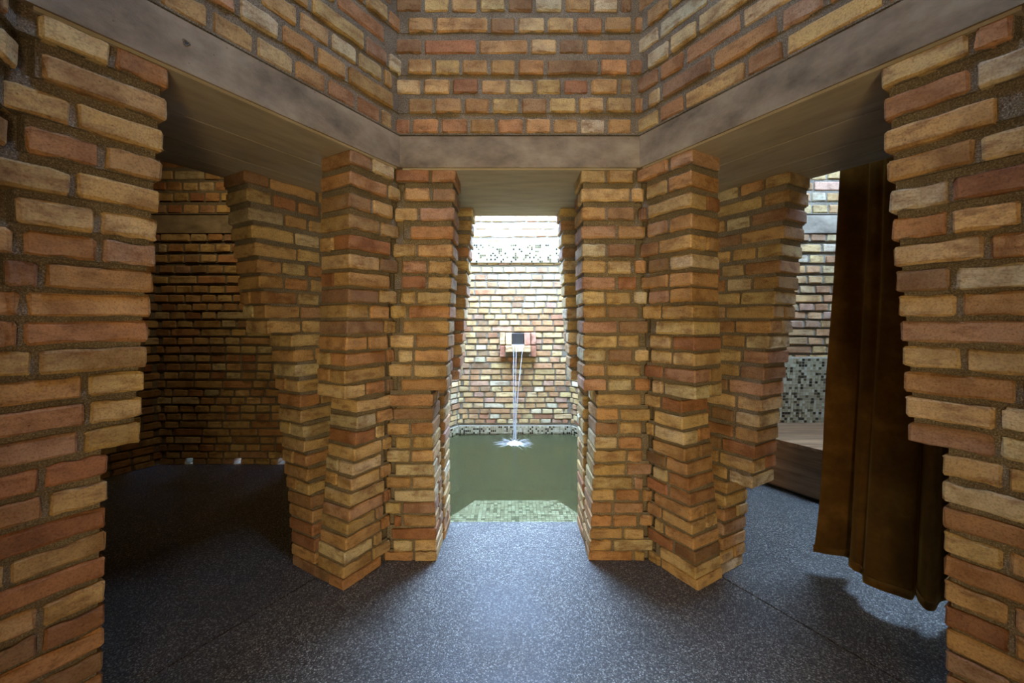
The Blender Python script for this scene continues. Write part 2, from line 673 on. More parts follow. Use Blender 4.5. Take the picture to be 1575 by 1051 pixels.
def solid_wall(name, label, c, ang, rows, trange=None, ps=0.15, fine=False, th=LEAF, z_base=None, ztab=None, hfun=None, dist=None,
               holes=None, cat='brick wall', core_only=False, zfrom=None, inner=True, ztop=None, skip=None):
    n_ = nrm(ang)
    t_ = tan_(n_)
    mb = MB()
    F = dist or A
    Z = ztab or ZS
    P = lambda d, t: c + n_ * d + t_ * t
    for n in range(rows[0], rows[1]):
        f = F(n)
        z1 = Z[n + 1] if n + 1 < len(Z) else Z[n] + 0.095
        if ztab is None and n == 26:
            z1 = BEAM0
        z0 = Z[n] if not (zfrom is not None and n == rows[0]) else zfrom
        if z0 == BEAM1:               # a shadow groove between the beam and the first course
            z0 = BEAM1 + 0.010
            g1, g2 = f + 0.045, f + th
            mb.prism([P(g1, -g1 * T30), P(g2, -g2 * T30), P(g2, g2 * T30), P(g1, g1 * T30)], BEAM1, z0)
            l1, l2 = f - 0.004, f + REC + 0.001
            mb.prism([P(l1, -l1 * T30), P(l2, -l2 * T30), P(l2, l2 * T30), P(l1, l1 * T30)], z0, z0 + 0.007)
        segs = [(-1, 1)]
        f1, f2 = f + REC, f + th
        if holes and n in holes:
            xs = sorted(holes[n])
            cuts = [-f1 * T30] + [q for a, b in xs for q in (a, b)] + [f1 * T30]
            for i in range(0, len(cuts), 2):
                a, b = cuts[i], cuts[i + 1]
                a2 = -f2 * T30 if i == 0 else a
                b2 = f2 * T30 if i == len(cuts) - 2 else b
                mb.prism([P(f1, a), P(f2, a2), P(f2, b2), P(f1, b)], z0, z1)
        else:
            mb.prism([P(f1, -f1 * T30), P(f2, -f2 * T30), P(f2, f2 * T30), P(f1, f1 * T30)], z0, z1)
    if ztop:
        f = F(rows[1] - 1)
        f1, f2 = f + REC, f + th
        zz = Z[rows[1]] if rows[1] < len(Z) else Z[-1] + 0.095
        mb.prism([P(f1, -f1 * T30), P(f2, -f2 * T30), P(f2, f2 * T30), P(f1, f1 * T30)], zz, ztop)
    w = mb.build(name, M['mortar'])
    struct(w, label, cat)
    if core_only:
        return w
    for n in range(rows[0], rows[1]):
        f = F(n)
        k = f * T30
        b = k + 0.014 if n % 2 else k - 0.042
        a = -(k + 0.014 if (n + 1) % 2 else k - 0.042)
        if trange:
            a, b = max(a, trange[0]), min(b, trange[1])
        h = hfun(n) if hfun else brick_h(n)
        if ztab is None and n == 0:
            h = 0.048
        if ztab is None and n == 26:
            h = min(h, 0.056)
        p = 0.85 if (n % 6 == 4) else ps
        st = RG.choice((0.06, 0.113, 0.113))
        spans = [(a, b)]
        for hs in (holes or {}).get(n, []):
            ns = []
            for (x, y) in spans:
                if hs[1] <= x or hs[0] >= y:
                    ns.append((x, y))
                else:
                    if hs[0] - x > 0.04:
                        ns.append((x, hs[0]))
                    if y - hs[1] > 0.04:
                        ns.append((hs[1], y))
            spans = ns
        for (x, y) in spans:
            for (u, v) in fill(x, y, p, start=st):
                if skip and skip(n, u, v):
                    continue
                brick(w, c, n_, f, u, v, Z[n], h, fine=fine)
    return w


def lerp_tab(tab):
    def fn(n):
        for (n0, v0), (n1, v1) in zip(tab, tab[1:]):
            if n <= n1:
                return v0 + (v1 - v0) * (n - n0) / (n1 - n0) if n >= n0 else v0
        return tab[-1][1]
    return fn


# jamb tables |t|(n): wide below the step, corbelling in above it
J_C_L = lerp_tab([(0, .424), (12, .431), (13, .360), (26, .297)])       # pool opening, left
J_C_R = lerp_tab([(0, .362), (12, .387), (13, .322), (26, .284)])       # pool opening, right
J_SIDE_COL = lerp_tab([(0, .412), (12, .443), (13, .366), (20, .335), (26, .292)])
J_SIDE_NEAR = lerp_tab([(0, .379), (12, .384), (13, .317), (26, .298)])
J_P = lerp_tab([(0, .415), (12, .428), (13, .345), (26, .280)])
J_PR = lerp_tab([(0, .365), (12, .380), (13, .310), (26, .262)])
J_LF = lerp_tab([(0, .415), (4, .411), (16, .361), (17, .253), (26, .197)])
J_RF = lerp_tab([(0, .425), (6, .418), (7, .300), (12, .275), (26, .217)])
BF = lambda n: PITCH - A(n) - LEAF          # face (towards the camera's room) of the neighbour's leaf
CC = lambda d: d * T30
CN = lambda d: (PITCH - d) * T30

# ------------------------------------------------------------------ floors
mb = MB()
poly = [q for q in hexagon(C0, PITCH / 2 - 0.005)]
mb.prism(poly, -0.12, 0.0)
mb.prism(hexagon(C0, PITCH / 2 + 0.02), -0.145, -0.1205)  # base slab added to block sky light through the floor joints
n0 = nrm(0)
mb.prism([Vector((C0.x - 0.47, C0.y + 1.30)), Vector((C0.x + 0.47, C0.y + 1.30)), Vector((C0.x + 0.47, C0.y + PITCH - 1.175)), Vector((C0.x - 0.47, C0.y + PITCH - 1.175))], -0.13, 0.0002)
struct(mb.build('floor', M['floor']), 'dark grey exposed aggregate floor of the middle room, lit blue from the pool', 'floor')
mb = MB()
mb.prism(hexagon(CL, PITCH / 2 - 0.005), -0.12, -0.001)
struct(mb.build('floor_left', M['floor']), 'dark speckled floor of the unlit room through the left opening', 'floor')
mb = MB()
mb.prism(hexagon(CR, PITCH / 2 - 0.005), -0.12, -0.001)
struct(mb.build('floor_right', M['floor']), 'daylit speckled floor in front of the bench through the right opening', 'floor')

# ------------------------------------------------------------------ concrete lintels / ring beams with board-marked soffits
def slab(name, label, c, ang, soffit=True):
    n_ = nrm(ang)
    t_ = tan_(n_)
    P = lambda d, t: c + n_ * d + t_ * t
    a0 = A(27) + 0.002
    mb = MB()
    m = PITCH / 2
    mb.prism([P(a0, -a0 * T30), P(m, -m * T30), P(PITCH - a0, -a0 * T30), P(PITCH - a0, a0 * T30), P(m, m * T30), P(a0, a0 * T30)], BEAM0, BEAM1)
    o = mb.build(name, M['beam'])
    struct(o, label, 'concrete lintel')
    if soffit:
        ds = [a0 + 0.004, 1.197, 1.463, 1.753, PITCH - a0 - 0.004] if ang == 0 else [a0 + 0.004, 1.235, 1.480, 1.640, PITCH - a0 - 0.004]
        for i in range(len(ds) - 1):
            d0, d1 = ds[i] + 0.003, ds[i + 1] - 0.003
            w = min(d0, PITCH - d1) * T30
            L = 2 * w - 0.03
            b = MB()
            dz = (0.0015, 0.001, 0.0005, 0.0)[i]
            x0, x1, y0, y1 = -L / 2, L / 2, -(d1 - d0) / 2, (d1 - d0) / 2
            e = 0.0006
            b.hexa([(x0 + e, y0 + e, -0.0075 - dz), (x1 - e, y0 + e, -0.0075 - dz), (x1 - e, y1 - e, -0.0075 - dz), (x0 + e, y1 - e, -0.0075 - dz),
                    (x0, y0, 0.006), (x1, y0, 0.006), (x1, y1, 0.006), (x0, y1, 0.006)])
            ob = b.build('soffit_board', M['board'], o)
            q = P((d0 + d1) / 2, 0)
            ob.location = (q.x, q.y, BEAM0)
            ob.rotation_euler = (0, 0, math.atan2(t_.y, t_.x))
    return o


slab('trim_1', 'concrete lintel over the pool opening with grey boarded underside', C0, 0)
slab('trim_2', 'long concrete lintel over the left opening into the dark room', C0, -1)
slab('trim_3', 'long concrete lintel over the right opening with the curtain', C0, 1)
slab('trim_4', 'concrete roof strip between the dark room and the pool', CL, 1, False)  # unseen strip keeping sky light out of the gap between the leaves
slab('trim_5', 'concrete roof strip between the pool and the bench room', CP, 2, False)  # likewise added to shut out sky light, bench room side


def ring(name, label, c, ang):
    n_ = nrm(ang)
    t_ = tan_(n_)
    P = lambda d, t: c + n_ * d + t_ * t
    a0, a1 = A(27) + 0.002, A(27) + LEAF
    mb = MB()
    mb.prism([P(a0, -a0 * T30), P(a1, -a1 * T30), P(a1, a1 * T30), P(a0, a0 * T30)], BEAM0, BEAM1)
    o = mb.build(name, M['beam'])
    struct(o, label, 'concrete beam')
    return o


ring('trim_6', 'grey concrete band across the back wall of the dark left room', CL, 0)
ring('trim_7', 'concrete band on the far left side wall of the dark room', CL, -1)
ring('trim_8', 'bluish concrete band across the bench room wall beside the curtain', CR, 0)
ring('trim_9', 'concrete band on the bench room side wall behind the curtain', CR, 1)
for i, (c, a, nm) in enumerate([(C0, -2, 'camera room front left'), (C0, 2, 'camera room front right'), (C0, 3, 'camera room rear'), (CP, 0, 'pool room back behind mosaic'),
                                (CP, 1, 'pool room right'), (CP, -1, 'pool room left'), (CL, -2, 'dark room outer front'), (CL, 3, 'dark room front'),
                                (CR, 2, 'bench room outer front'), (CR, 3, 'bench room front')]):
    ring('trim_%d' % (10 + i), 'concrete ring beam of the %s wall' % nm, c, a)

# small round form-tie hole on the left lintel; black disc paints its dark inside
n_, t_ = nrm(-1), tan_(nrm(-1))
vv, ff = [], []
q = C0 + n_ * (A(27) + 0.002) + t_ * (-0.262)
K = 14
for r, d in ((0.0095, -0.0012), (0.0075, -0.0030), (0.0050, -0.0012), (0.0042, 0.004)):
    for i in range(K):
        a = 2 * math.pi * i / K
        w = r * (1 + 0.18 * math.sin(3 * a + 1))
        p = q + t_ * (w * math.cos(a)) + n_ * d
        vv.append((p.x, p.y, 2.030 + w * math.sin(a)))
for k in range(3):
    ff += [(k * K + i, k * K + (i + 1) % K, (k + 1) * K + (i + 1) % K, (k + 1) * K + i) for i in range(K)]
mesh_obj('tie_hole_rim', vv, ff, M['mortar'], bpy.data.objects['trim_2'])
mesh_obj('tie_hole_plug', [v for v in vv[2 * K:3 * K]], [tuple(range(K))], M['black'], bpy.data.objects['trim_2'])

# ------------------------------------------------------------------ the camera's room
pier('wall_pool_opening_left', 'yellow brick pier left of the pool opening, facing straight on', C0, 0, -1, A, J_C_L, CC, LEAF, (0, 27))
pier('wall_pool_opening_right', 'brick pier right of the pool opening, facing straight on', C0, 0, 1, A, J_C_R, CC, LEAF, (0, 27))
pier('wall_column_left', 'wide corbelled brick column left of centre, between left opening and pool', C0, -1, 1, A, J_SIDE_COL, CC, LEAF, (0, 27))
pier('wall_column_right', 'wide corbelled brick column right of centre, between pool and right opening', C0, 1, -1, A, J_SIDE_COL, CC, LEAF, (0, 27))
pier('wall_near_left', 'large orange brick pier at the left edge of the picture', C0, -1, -1, A, J_SIDE_NEAR, CC, LEAF, (0, 27), ps=0.5)
pier('wall_near_right', 'large brick pier at the right edge beside the curtain', C0, 1, 1, A, J_SIDE_NEAR, CC, LEAF, (0, 27), ps=0.5)
UH = lambda n: 0.066
UD = lambda n: AU - 0.0035 * (n % 2)
solid_wall('wall_upper_center', 'upper brick wall above the pool lintel', C0, 0, (0, 11), ztab=ZU, hfun=UH, dist=UD, fine=True, ps=0.12, zfrom=BEAM1, ztop=3.5)
solid_wall('wall_upper_left', 'upper brick wall slanting above the left lintel', C0, -1, (0, 11), ztab=ZU, hfun=UH, dist=UD, fine=True, ps=0.3, zfrom=BEAM1, ztop=3.5)
solid_wall('wall_upper_right', 'upper brick wall slanting above the right lintel', C0, 1, (0, 11), ztab=ZU, hfun=UH, dist=UD, fine=True, ps=0.3, zfrom=BEAM1, ztop=3.5)
for a, s in ((-2, 'left'), (2, 'right')):
    tr = (0.05, 0.7) if a == -2 else (-0.7, -0.05)
    solid_wall('wall_front_' + s, 'sliver of the next brick wall at the far %s edge' % s, C0, a, (0, 27), trange=tr, fine=True, ps=0.4)
    solid_wall('wall_front_%s_upper' % s, 'upper brick wall beyond the %s picture edge' % s, C0, a, (0, 11), trange=tr, ztab=ZU, hfun=UH, dist=UD, zfrom=BEAM1, ztop=3.5)
solid_wall('wall_front_upper', 'upper brick wall behind the camera', C0, 3, (0, 11), ztab=ZU, hfun=UH, dist=UD, zfrom=BEAM1, ztop=3.5, core_only=True)
ho, hi = hexagon(C0, AU + 0.15), hexagon(C0, 0.23)  # unseen roof; opening sized to keep the upper walls dim
mb = MB()
for i in range(6):
    j = (i + 1) % 6
    mb.prism([hi[i], hi[j], ho[j], ho[i]], 3.5, 3.62)
struct(mb.build('ceiling', M['beam']), 'concrete roof of the middle room with a small hexagonal skylight', 'ceiling')
JF = lambda n: 0.42
for s, nm in ((-1, 'east'), (1, 'west')):
    mb = MB()
    n_ = nrm(3)
    t_ = tan_(n_)
    for n in range(27):
        f = A(n)
        P = lambda d, t: C0 + n_ * d + t_ * (t * s)
        mb.prism([P(f, 0.46), P(f + LEAF, 0.46), P(f + LEAF, CC(f + LEAF)), P(f, CC(f))], ZS[n], ZS[n + 1] if n < 26 else BEAM0)
    struct(mb.build('wall_entrance_' + nm, M['mortar']), 'pier of the entrance doorway behind the camera, %s side' % nm, 'wall')
# added shell behind the camera, holding the warm light and shutting out sky
mb = MB()
X0, X1, Y0_, Y1_ = C0.x - 1.0, C0.x + 1.0, -1.7, -0.45
mb.prism([Vector((X0 - .1, Y0_ - .1)), Vector((X1 + .1, Y0_ - .1)), Vector((X1 + .1, Y0_)), Vector((X0 - .1, Y0_))], -0.1, 2.3)
mb.prism([Vector((X0 - .1, Y0_)), Vector((X0, Y0_)), Vector((X0, Y1_)), Vector((X0 - .1, Y1_))], -0.1, 2.3)
mb.prism([Vector((X1, Y0_)), Vector((X1 + .1, Y0_)), Vector((X1 + .1, Y1_)), Vector((X1, Y1_))], -0.1, 2.3)
mb.prism([Vector((X0 - .1, Y0_ - .1)), Vector((X1 + .1, Y0_ - .1)), Vector((X1 + .1, -0.2)), Vector((X0 - .1, -0.2))], 2.094, 2.3)
mb.prism([Vector((X0, Y0_)), Vector((X1, Y0_)), Vector((X1, -0.50)), Vector((X0, -0.50))], -0.1, -0.002)
struct(mb.build('wall_entrance_room', M['plaster']), 'warm plastered entrance room behind the camera', 'wall')
# unseen plugs added against sky light leaking in where three rooms meet
for a, sg, nm in ((-1, -1, 'left'), (1, 1, 'right')):
    n_ = nrm(a)
    t_ = tan_(n_)
    P = lambda d, t: C0 + n_ * d + t_ * (t * sg)
    mb = MB()
    mb.prism([P(1.19, 0.70), P(1.56, 0.70), P(1.56, 0.9), P(1.19, 0.9)], 0, BEAM0)
    mb.prism([P(1.19, 0.63), P(1.70, 0.63), P(1.70, 0.9), P(1.19, 0.9)], 1.2, BEAM0)
    struct(mb.build('wall_infill_' + nm, M['mortar']), 'mortar infill between the two brick leaves of the %s passage' % nm, 'wall')

# ------------------------------------------------------------------ second leaves, belonging to the neighbouring rooms
pier('wall_pool_inner_left', 'inner brick jamb left of the pool, washed in blue light', C0, 0, -1, BF, J_P, CN, LEAF, (0, 27), fine=False, inner_corner=False, maxw=0.34)
pier('wall_pool_inner_right', 'inner brick jamb right of the pool, washed in blue light', C0, 0, 1, BF, J_PR, CN, LEAF, (0, 27), fine=False, inner_corner=False, maxw=0.34)
TF = lambda n: (A(n) + LEAF + 0.001) if 0 < n < 12 else None
pier('wall_left_inner_column', 'dim brick jamb stepping out behind the left column', C0, -1, 1, BF, J_LF, CN, LEAF, (0, 27), inner_corner=False, maxw=0.5)
pier('wall_left_inner_near', 'dark room jamb hidden behind the left edge pier', C0, -1, -1, BF, lerp_tab([(0, .40), (16, .40), (17, .40), (26, .38)]), CN, LEAF, (0, 27), fine=False, inner_corner=False, maxw=0.3)
pier('wall_right_inner_column', 'dim brick jamb stepping out behind the right column beside the bench', C0, 1, -1, BF, J_RF, CN, LEAF, (0, 27), inner_corner=False, maxw=0.5)
pier('wall_right_inner_near', 'bench room jamb behind the curtain', C0, 1, 1, BF, lerp_tab([(0, .38), (12, .38), (13, .36), (26, .34)]), CN, LEAF, (0, 27), fine=False, inner_corner=False, maxw=0.3)

# ------------------------------------------------------------------ dark room on the left
HOLES = {0: [(-0.466, -0.408), (-0.052, 0.008), (0.33, 0.388)]}
solid_wall('wall_left_room_back', 'dark brick back wall of the left room with two glowing vent holes', CL, 0, (0, 27), holes=HOLES)
solid_wall('wall_left_room_side', 'dark brick side wall meeting the back wall behind the left pier', CL, -1, (0, 27), trange=(-0.1, 0.8))
solid_wall('wall_left_room_back_upper', 'dark brick courses above the concrete band in the left room', CL, 0, (0, 7), ztab=ZU, hfun=UH, dist=UD, zfrom=BEAM1)
solid_wall('wall_left_room_side_upper', 'side brick courses above the band in the dark room', CL, -1, (0, 7), trange=(-0.1, 0.8), ztab=ZU, hfun=UH, dist=UD, zfrom=BEAM1)
for a, nm in ((1, 'pool_side'), (-2, 'outer'), (3, 'front')):
    solid_wall('wall_left_room_' + nm, 'dark room wall on the %s' % nm.replace('_', ' '), CL, a, (0, 27), core_only=True)
for a, nm in ((1, 'pool_side'), (2, 'inner'), (-2, 'outer'), (3, 'front')):
    solid_wall('wall_left_room_%s_upper' % nm, 'dark room upper wall on the %s' % nm.replace('_', ' '), CL, a, (0, 7), ztab=ZU, dist=UD, zfrom=BEAM1, core_only=True)
mb = MB()
mb.prism(hexagon(CL, AU + 0.15), 2.776, 2.9)
struct(mb.build('ceiling_left_room', M['beam']), 'concrete ceiling closing the dark left room', 'ceiling')

# small warm light added out of view to brighten the dark room's wall
lamp = bpy.data.objects.new('wall_washer_lamp', None)
COL.objects.link(lamp)
lamp.location = (CL.x + 0.45, CL.y + 0.15, 2.776)
tag(lamp, 'small wall washer lamp under the ceiling of the dark room', 'lamp')
mb = MB()
mb.prism([Vector((0.045 * math.cos(a * math.pi / 8), 0.045 * math.sin(a * math.pi / 8))) for a in range(16)], -0.10, -0.001)
mb.build('lamp_housing', M['black'], lamp)
lo = area_light('wall_washer_light', (CL.x + 0.45, CL.y + 0.15, 2.66), (CL.x + 0.15, CL.y + 1.0, 1.75), 0.07, 0.07, 0.6, (1.0, 0.72, 0.38))
lo.data.spread = math.radians(110)
for (a, b) in HOLES[0]:  # pale sill added in each hole to catch daylight
    mb = MB()
    mb.prism([Vector((CL.x + a, CL.y + 1.176)), Vector((CL.x + b, CL.y + 1.176)), Vector((CL.x + b, CL.y + 1.50)), Vector((CL.x + a, CL.y + 1.50))], -0.0005, 0.006)
    o = mb.build('vent_sill', M['stone'], bpy.data.objects['wall_left_room_back'])

# ------------------------------------------------------------------ pool room
SPX0, SPX1 = -0.125, 0.265            # the spout's width on the pool wall
SP_ROWS = range(11, 16)
skip_sp = lambda n, u, v: n in (12, 13, 14, 15) and v > -0.10 and u < 0.29 and False
solid_wall('wall_pool_back', 'bright brick wall behind the water spout', CP, 0, (0, 27), zfrom=-0.9)
solid_wall('wall_pool_left', 'bluish brick wall at the left side of the pool', CP, -1, (0, 27), trange=(-0.1, 0.8), zfrom=-0.9)
solid_wall('wall_pool_right', 'bluish brick wall at the right side of the pool', CP, 1, (0, 27), trange=(-0.8, 0.1), zfrom=-0.9)
for a, nm in ((0, 'back'), (-1, 'left'), (1, 'right')):
    tr = None if a == 0 else ((-0.1, 0.8) if a == -1 else (-0.8, 0.1))
    solid_wall('wall_pool_%s_upper' % nm, 'overexposed brick courses above the mosaic band, pool %s wall' % nm, CP, a, (0, 5), trange=tr, ztab=ZU, hfun=UH, dist=UD, zfrom=BEAM1, ztop=2.60)
for a, nm in ((-2, 'front_left'), (2, 'front_right')):
    solid_wall('wall_pool_' + nm, 'pool room wall at the %s' % nm.replace('_', ' '), CP, a, (0, 27), core_only=True, zfrom=-0.9)
for a, nm in ((-2, 'front_left'), (2, 'front_right'), (3, 'front')):
    solid_wall('wall_pool_%s_upper' % nm, 'pool room upper wall at the %s' % nm.replace('_', ' '), CP, a, (0, 5), ztab=ZU, dist=UD, zfrom=BEAM1, ztop=2.60, core_only=True)

# ------------------------------------------------------------------ bench room on the right
solid_wall('wall_right_room_back', 'daylit brick back wall of the bench room beside the curtain', CR, 0, (0, 27))
solid_wall('wall_right_room_side', 'bench room brick wall behind the curtain', CR, 1, (0, 27), trange=(-0.8, 0.2))
for a, nm in ((0, 'back'), (1, 'side')):
    solid_wall('wall_right_room_%s_upper' % nm, 'daylit brick courses above the band, bench room %s wall' % nm, CR, a, (0, 8), ztab=ZU, hfun=UH, dist=UD, zfrom=BEAM1, ztop=3.0)
for a, nm in ((-1, 'pool_side'), (2, 'outer'), (3, 'front')):
    solid_wall('wall_right_room_' + nm, 'bench room wall on the %s' % nm.replace('_', ' '), CR, a, (0, 27), core_only=True)
for a, nm in ((-1, 'pool_side'), (2, 'outer'), (3, 'front'), (-2, 'inner')):
    solid_wall('wall_right_room_%s_upper' % nm, 'bench room upper wall on the %s' % nm.replace('_', ' '), CR, a, (0, 8), ztab=ZU, dist=UD, zfrom=BEAM1, ztop=3.0, core_only=True)


ho, hi = hexagon(CR, AU + 0.15), hexagon(CR, 0.52)  # unseen roof rim, added to cut down daylight in the bench room
mb = MB()
for i in range(6):
    j = (i + 1) % 6
    mb.prism([hi[i], hi[j], ho[j], ho[i]], 3.0, 3.12)
struct(mb.build('ceiling_right_room', M['beam']), 'concrete roof rim around the bench room skylight', 'ceiling')

# ------------------------------------------------------------------ mosaics (joined small tiles on a grout bed)
def mosaic(name, label, c, ang, dist, t0, t1, z0, z1, size, gap, mat, tiles_name='tiles'):
    """tile panel on a wall; dist(z) gives the face"""
    n_ = nrm(ang)
    t_ = tan_(n_)
    mb = MB()
    P = lambda d, t, z: (*(c + n_ * d + t_ * t), z)
    mb.hexa([P(dist(z0) + .004, t0, z0), P(dist(z0) + .004, t1, z0), P(dist(z0) + .06, t1, z0), P(dist(z0) + .06, t0, z0),
             P(dist(z1) + .004, t0, z1), P(dist(z1) + .004, t1, z1), P(dist(z1) + .06, t1, z1), P(dist(z1) + .06, t0, z1)])
    o = mb.build(name, M['grout'])
    struct(o, label, 'mosaic')
    tb = MB()
    rg = random.Random(5)
    nz = int((z1 - z0 - gap) / size)
    nx = int((t1 - t0 - gap) / size)
    for i in range(nx):
        for j in range(nz):
            a, z = t0 + gap + i * size, z0 + gap + j * size
            b, zz = a + size - gap, z + size - gap
            q = rg.uniform(-0.0008, 0.0008)
            tb.hexa([P(dist(z) + q, a, z), P(dist(z) + q, b, z), P(dist(z) + .008, b, z), P(dist(z) + .008, a, z),
                     P(dist(zz) + q, a, zz), P(dist(zz) + q, b, zz), P(dist(zz) + .008, b, zz), P(dist(zz) + .008, a, zz)])
    t = tb.build(tiles_name, mat, o)
    t['kind'] = 'stuff'
    return o


def a_of_z(z):
    for i in range(27):
        if z <= ZS[i + 1]:
            return A(i + max(0, (z - ZS[i])) / (ZS[i + 1] - ZS[i]))
    return A(27)


mosaic('trim_20', 'band of pale and dark mosaic tiles high on the pool wall', CP, 0, lambda z: A(27) - 0.012, -0.548, 0.548, 1.905, 2.140, 0.0235, 0.003, M['tile'])
mosaic('trim_21', 'thin mosaic strip at the waterline of the pool back wall', CP, 0, lambda z: 1.168, -0.672, 0.672, -0.34, -0.028, 0.0235, 0.003, M['tile'])
mosaic('trim_22', 'thin mosaic strip at the waterline, left pool wall', CP, -1, lambda z: 1.168, -0.1, 0.672, -0.34, -0.028, 0.0235, 0.003, M['tile'])
mosaic('trim_23', 'thin mosaic strip at the waterline, right pool wall', CP, 1, lambda z: 1.168, -0.672, 0.1, -0.34, -0.028, 0.0235, 0.003, M['tile'])
mosaic('trim_24', 'beige and black mosaic panel above the bench beside the curtain', CR, 0, lambda z: a_of_z(z) - 0.014, -0.61, 0.60, 0.37, 0.935, 0.0240, 0.0032, M['tile'])

# ------------------------------------------------------------------ pool basin, step, water
WZ = -0.118
PA = 1.166
mb = MB()
inner, outer = hexagon(CP, PA), hexagon(CP, PA + 0.1)
mb.prism(outer, -1.0, -0.80)
for i in range(6):
    j = (i + 1) % 6
    mb.prism([inner[i], inner[j], outer[j], outer[i]], -0.80, -0.135 if True else 0)
struct(mb.build('floor_pool', M['pool']), 'green lined basin of the hexagonal pool', 'pool basin')
st = [Vector((CP.x - 0.33, 3.19)), Vector((CP.x + 0.33, 3.19)), Vector((CP.x + 0.66, 2.62)), Vector((CP.x + 0.66, 2.462)), Vector((CP.x - 0.66, 2.462)), Vector((CP.x - 0.66, 2.62))]
mb = MB()
mb.prism(st, -0.80, -0.205)
step = mb.build('pool_step', M['pool'])
tag(step, 'submerged trapezoid step with pale green mosaic at the near pool edge', 'pool step')
tb = MB()
rg = random.Random(3)
sx, sy = 0.0275, 0.0275
x = CP.x - 0.67
while x < CP.x + 0.67:
    y = 2.462
    while y < 3.18:
        q = [Vector((x, y)), Vector((x + sx - .003, y)), Vector((x + sx - .003, y + sy - .003)), Vector((x, y + sy - .003))]
        for i in range(6):
            a, b = st[i], st[(i + 1) % 6]
            e = b - a
            q = clip(q, a, Vector((e.y, -e.x))) if q else q
        if len(q) >= 3:
            h = rg.uniform(-.0005, .0005)
            tb.prism(q, -0.2049, -0.200 + h)
        y += sy
    x += sx
t = tb.build('tiles', M['steptile'], step)
t['kind'] = 'stuff'
# water body with gentle rings around the falling stream
HIT = Vector((CP.x - 0.005, 4.40))
inner = hexagon(CP, PA + 0.004)
NR, NA = 34, 48
verts, faces = [], []


def hex_r(th):                        # distance from CP to the hexagon border in direction th
    k = (th - math.radians(30)) % math.radians(60) - 0
    d = (th) % math.radians(60) - math.radians(30)
    return (PA + 0.004) / math.cos(d)


for i in range(NR + 1):
    for j in range(NA):
        th = 2 * math.pi * j / NA
        r = hex_r(th) * i / NR
        p = Vector((CP.x + r * math.cos(th), CP.y + r * math.sin(th)))
        dd = (p - HIT).length
        z = 0.0035 * math.sin(dd * 62) * math.exp(-dd * 4.5) if i < NR else 0
        verts.append((p.x, p.y, WZ + z))
for i in range(NR):
    for j in range(NA):
        jj = (j + 1) % NA
        faces.append((i * NA + j, i * NA + jj, (i + 1) * NA + jj, (i + 1) * NA + j))
k = len(verts)
for j in range(NA):
    th = 2 * math.pi * j / NA
    r = hex_r(th)
    verts.append((CP.x + r * math.cos(th), CP.y + r * math.sin(th), -0.82))
for j in range(NA):
    jj = (j + 1) % NA
    faces.append((NR * NA + j, NR * NA + jj, k + jj, k + j))
faces.append(tuple(k + j for j in range(NA)))
wat = mesh_obj('pool_water', verts, faces, M['water'], smooth=False)
for p in wat.data.polygons[:NR * NA]:
    p.use_smooth = True
tag(wat, 'still green water filling the hexagonal pool', 'pool water')

# ------------------------------------------------------------------ spout box and falling water
FY = CP.y + A(13)                     # wall face at spout height
SX = CP.x + 0.035
sp = bpy.data.objects.new('water_spout', None)
COL.objects.link(sp)
sp.location = (SX, FY, 0.95)
tag(sp, 'small brick box spout with a black opening on the bright pool wall', 'water spout')


def block(name, x0, x1, y0, y1, z0, z1, mat, parent, col=None, bev=0.004):
    mb = MB()
    cx, cy, cz = (x0 + x1) / 2, (y0 + y1) / 2, (z0 + z1) / 2
    me_v = [(x0, y0, z0), (x1, y0, z0), (x1, y1, z0), (x0, y1, z0), (x0, y0, z1), (x1, y0, z1), (x1, y1, z1), (x0, y1, z1)]
    mb.hexa([(a - cx, b - cy, c - cz) for a, b, c in me_v])
    o = mb.build(name, mat, parent)
    bm = bmesh.new()
    bm.from_mesh(o.data)
    bmesh.ops.bevel(bm, geom=list(bm.edges), offset=bev, segments=1, affect='EDGES')
    bm.to_mesh(o.data)
    bm.free()
    base = Vector(parent.location) if parent else Vector((0, 0, 0))
    o.location = Vector((cx, cy, cz)) - base
    if col:
        o.color = (*col, 1)
    return o


cl = [srgb(206, 178, 132), srgb(190, 140, 112), srgb(200, 168, 120), srgb(176, 120, 92)]
zt = 1.105
for sgn in (-1, 1):
    # outer upright bricks (two stacked), then the cheeks of the box
    block('brick', SX + sgn * 0.182 - 0.030, SX + sgn * 0.182 + 0.030, FY - 0.06, FY + 0.012, 0.960, zt - 0.005, M['brick'], sp, cl[0 if sgn < 0 else 1])
    block('brick', SX + sgn * 0.182 - 0.030, SX + sgn * 0.182 + 0.030, FY - 0.06, FY + 0.012, 0.815, 0.945, M['brick'], sp, cl[3])
    block('brick', SX + sgn * 0.107 - 0.034, SX + sgn * 0.107 + 0.034, FY - 0.15, FY + 0.012, 0.962, zt - 0.008, M['brick'], sp, cl[0 if sgn < 0 else 1])
# sill bricks
for i, (a, b) in enumerate(((-0.145, -0.052), (-0.045, 0.040), (0.048, 0.145))):
    block('brick', SX + a, SX + b, FY - 0.175, FY + 0.012, 0.880, 0.952, M['brick'], sp, cl[(2, 0, 2)[i]])
block('mouth', SX - 0.070, SX + 0.070, FY - 0.10, FY + 0.014, 0.962, zt - 0.012, M['black'], sp)  # solid black block stands for the dark inside of the opening
block('stone_lip', SX - 0.072, SX + 0.072, FY - 0.165, FY - 0.02, 0.951, 0.963, M['stone'], sp)
block('drip_stone', SX + 0.004, SX + 0.055, FY - 0.190, FY - 0.10, 0.885, 0.962, M['stone'], sp)
block('backing', SX - 0.150, SX + 0.150, FY - 0.055, FY + 0.012, 0.82, 0.885, M['mortar'], sp)


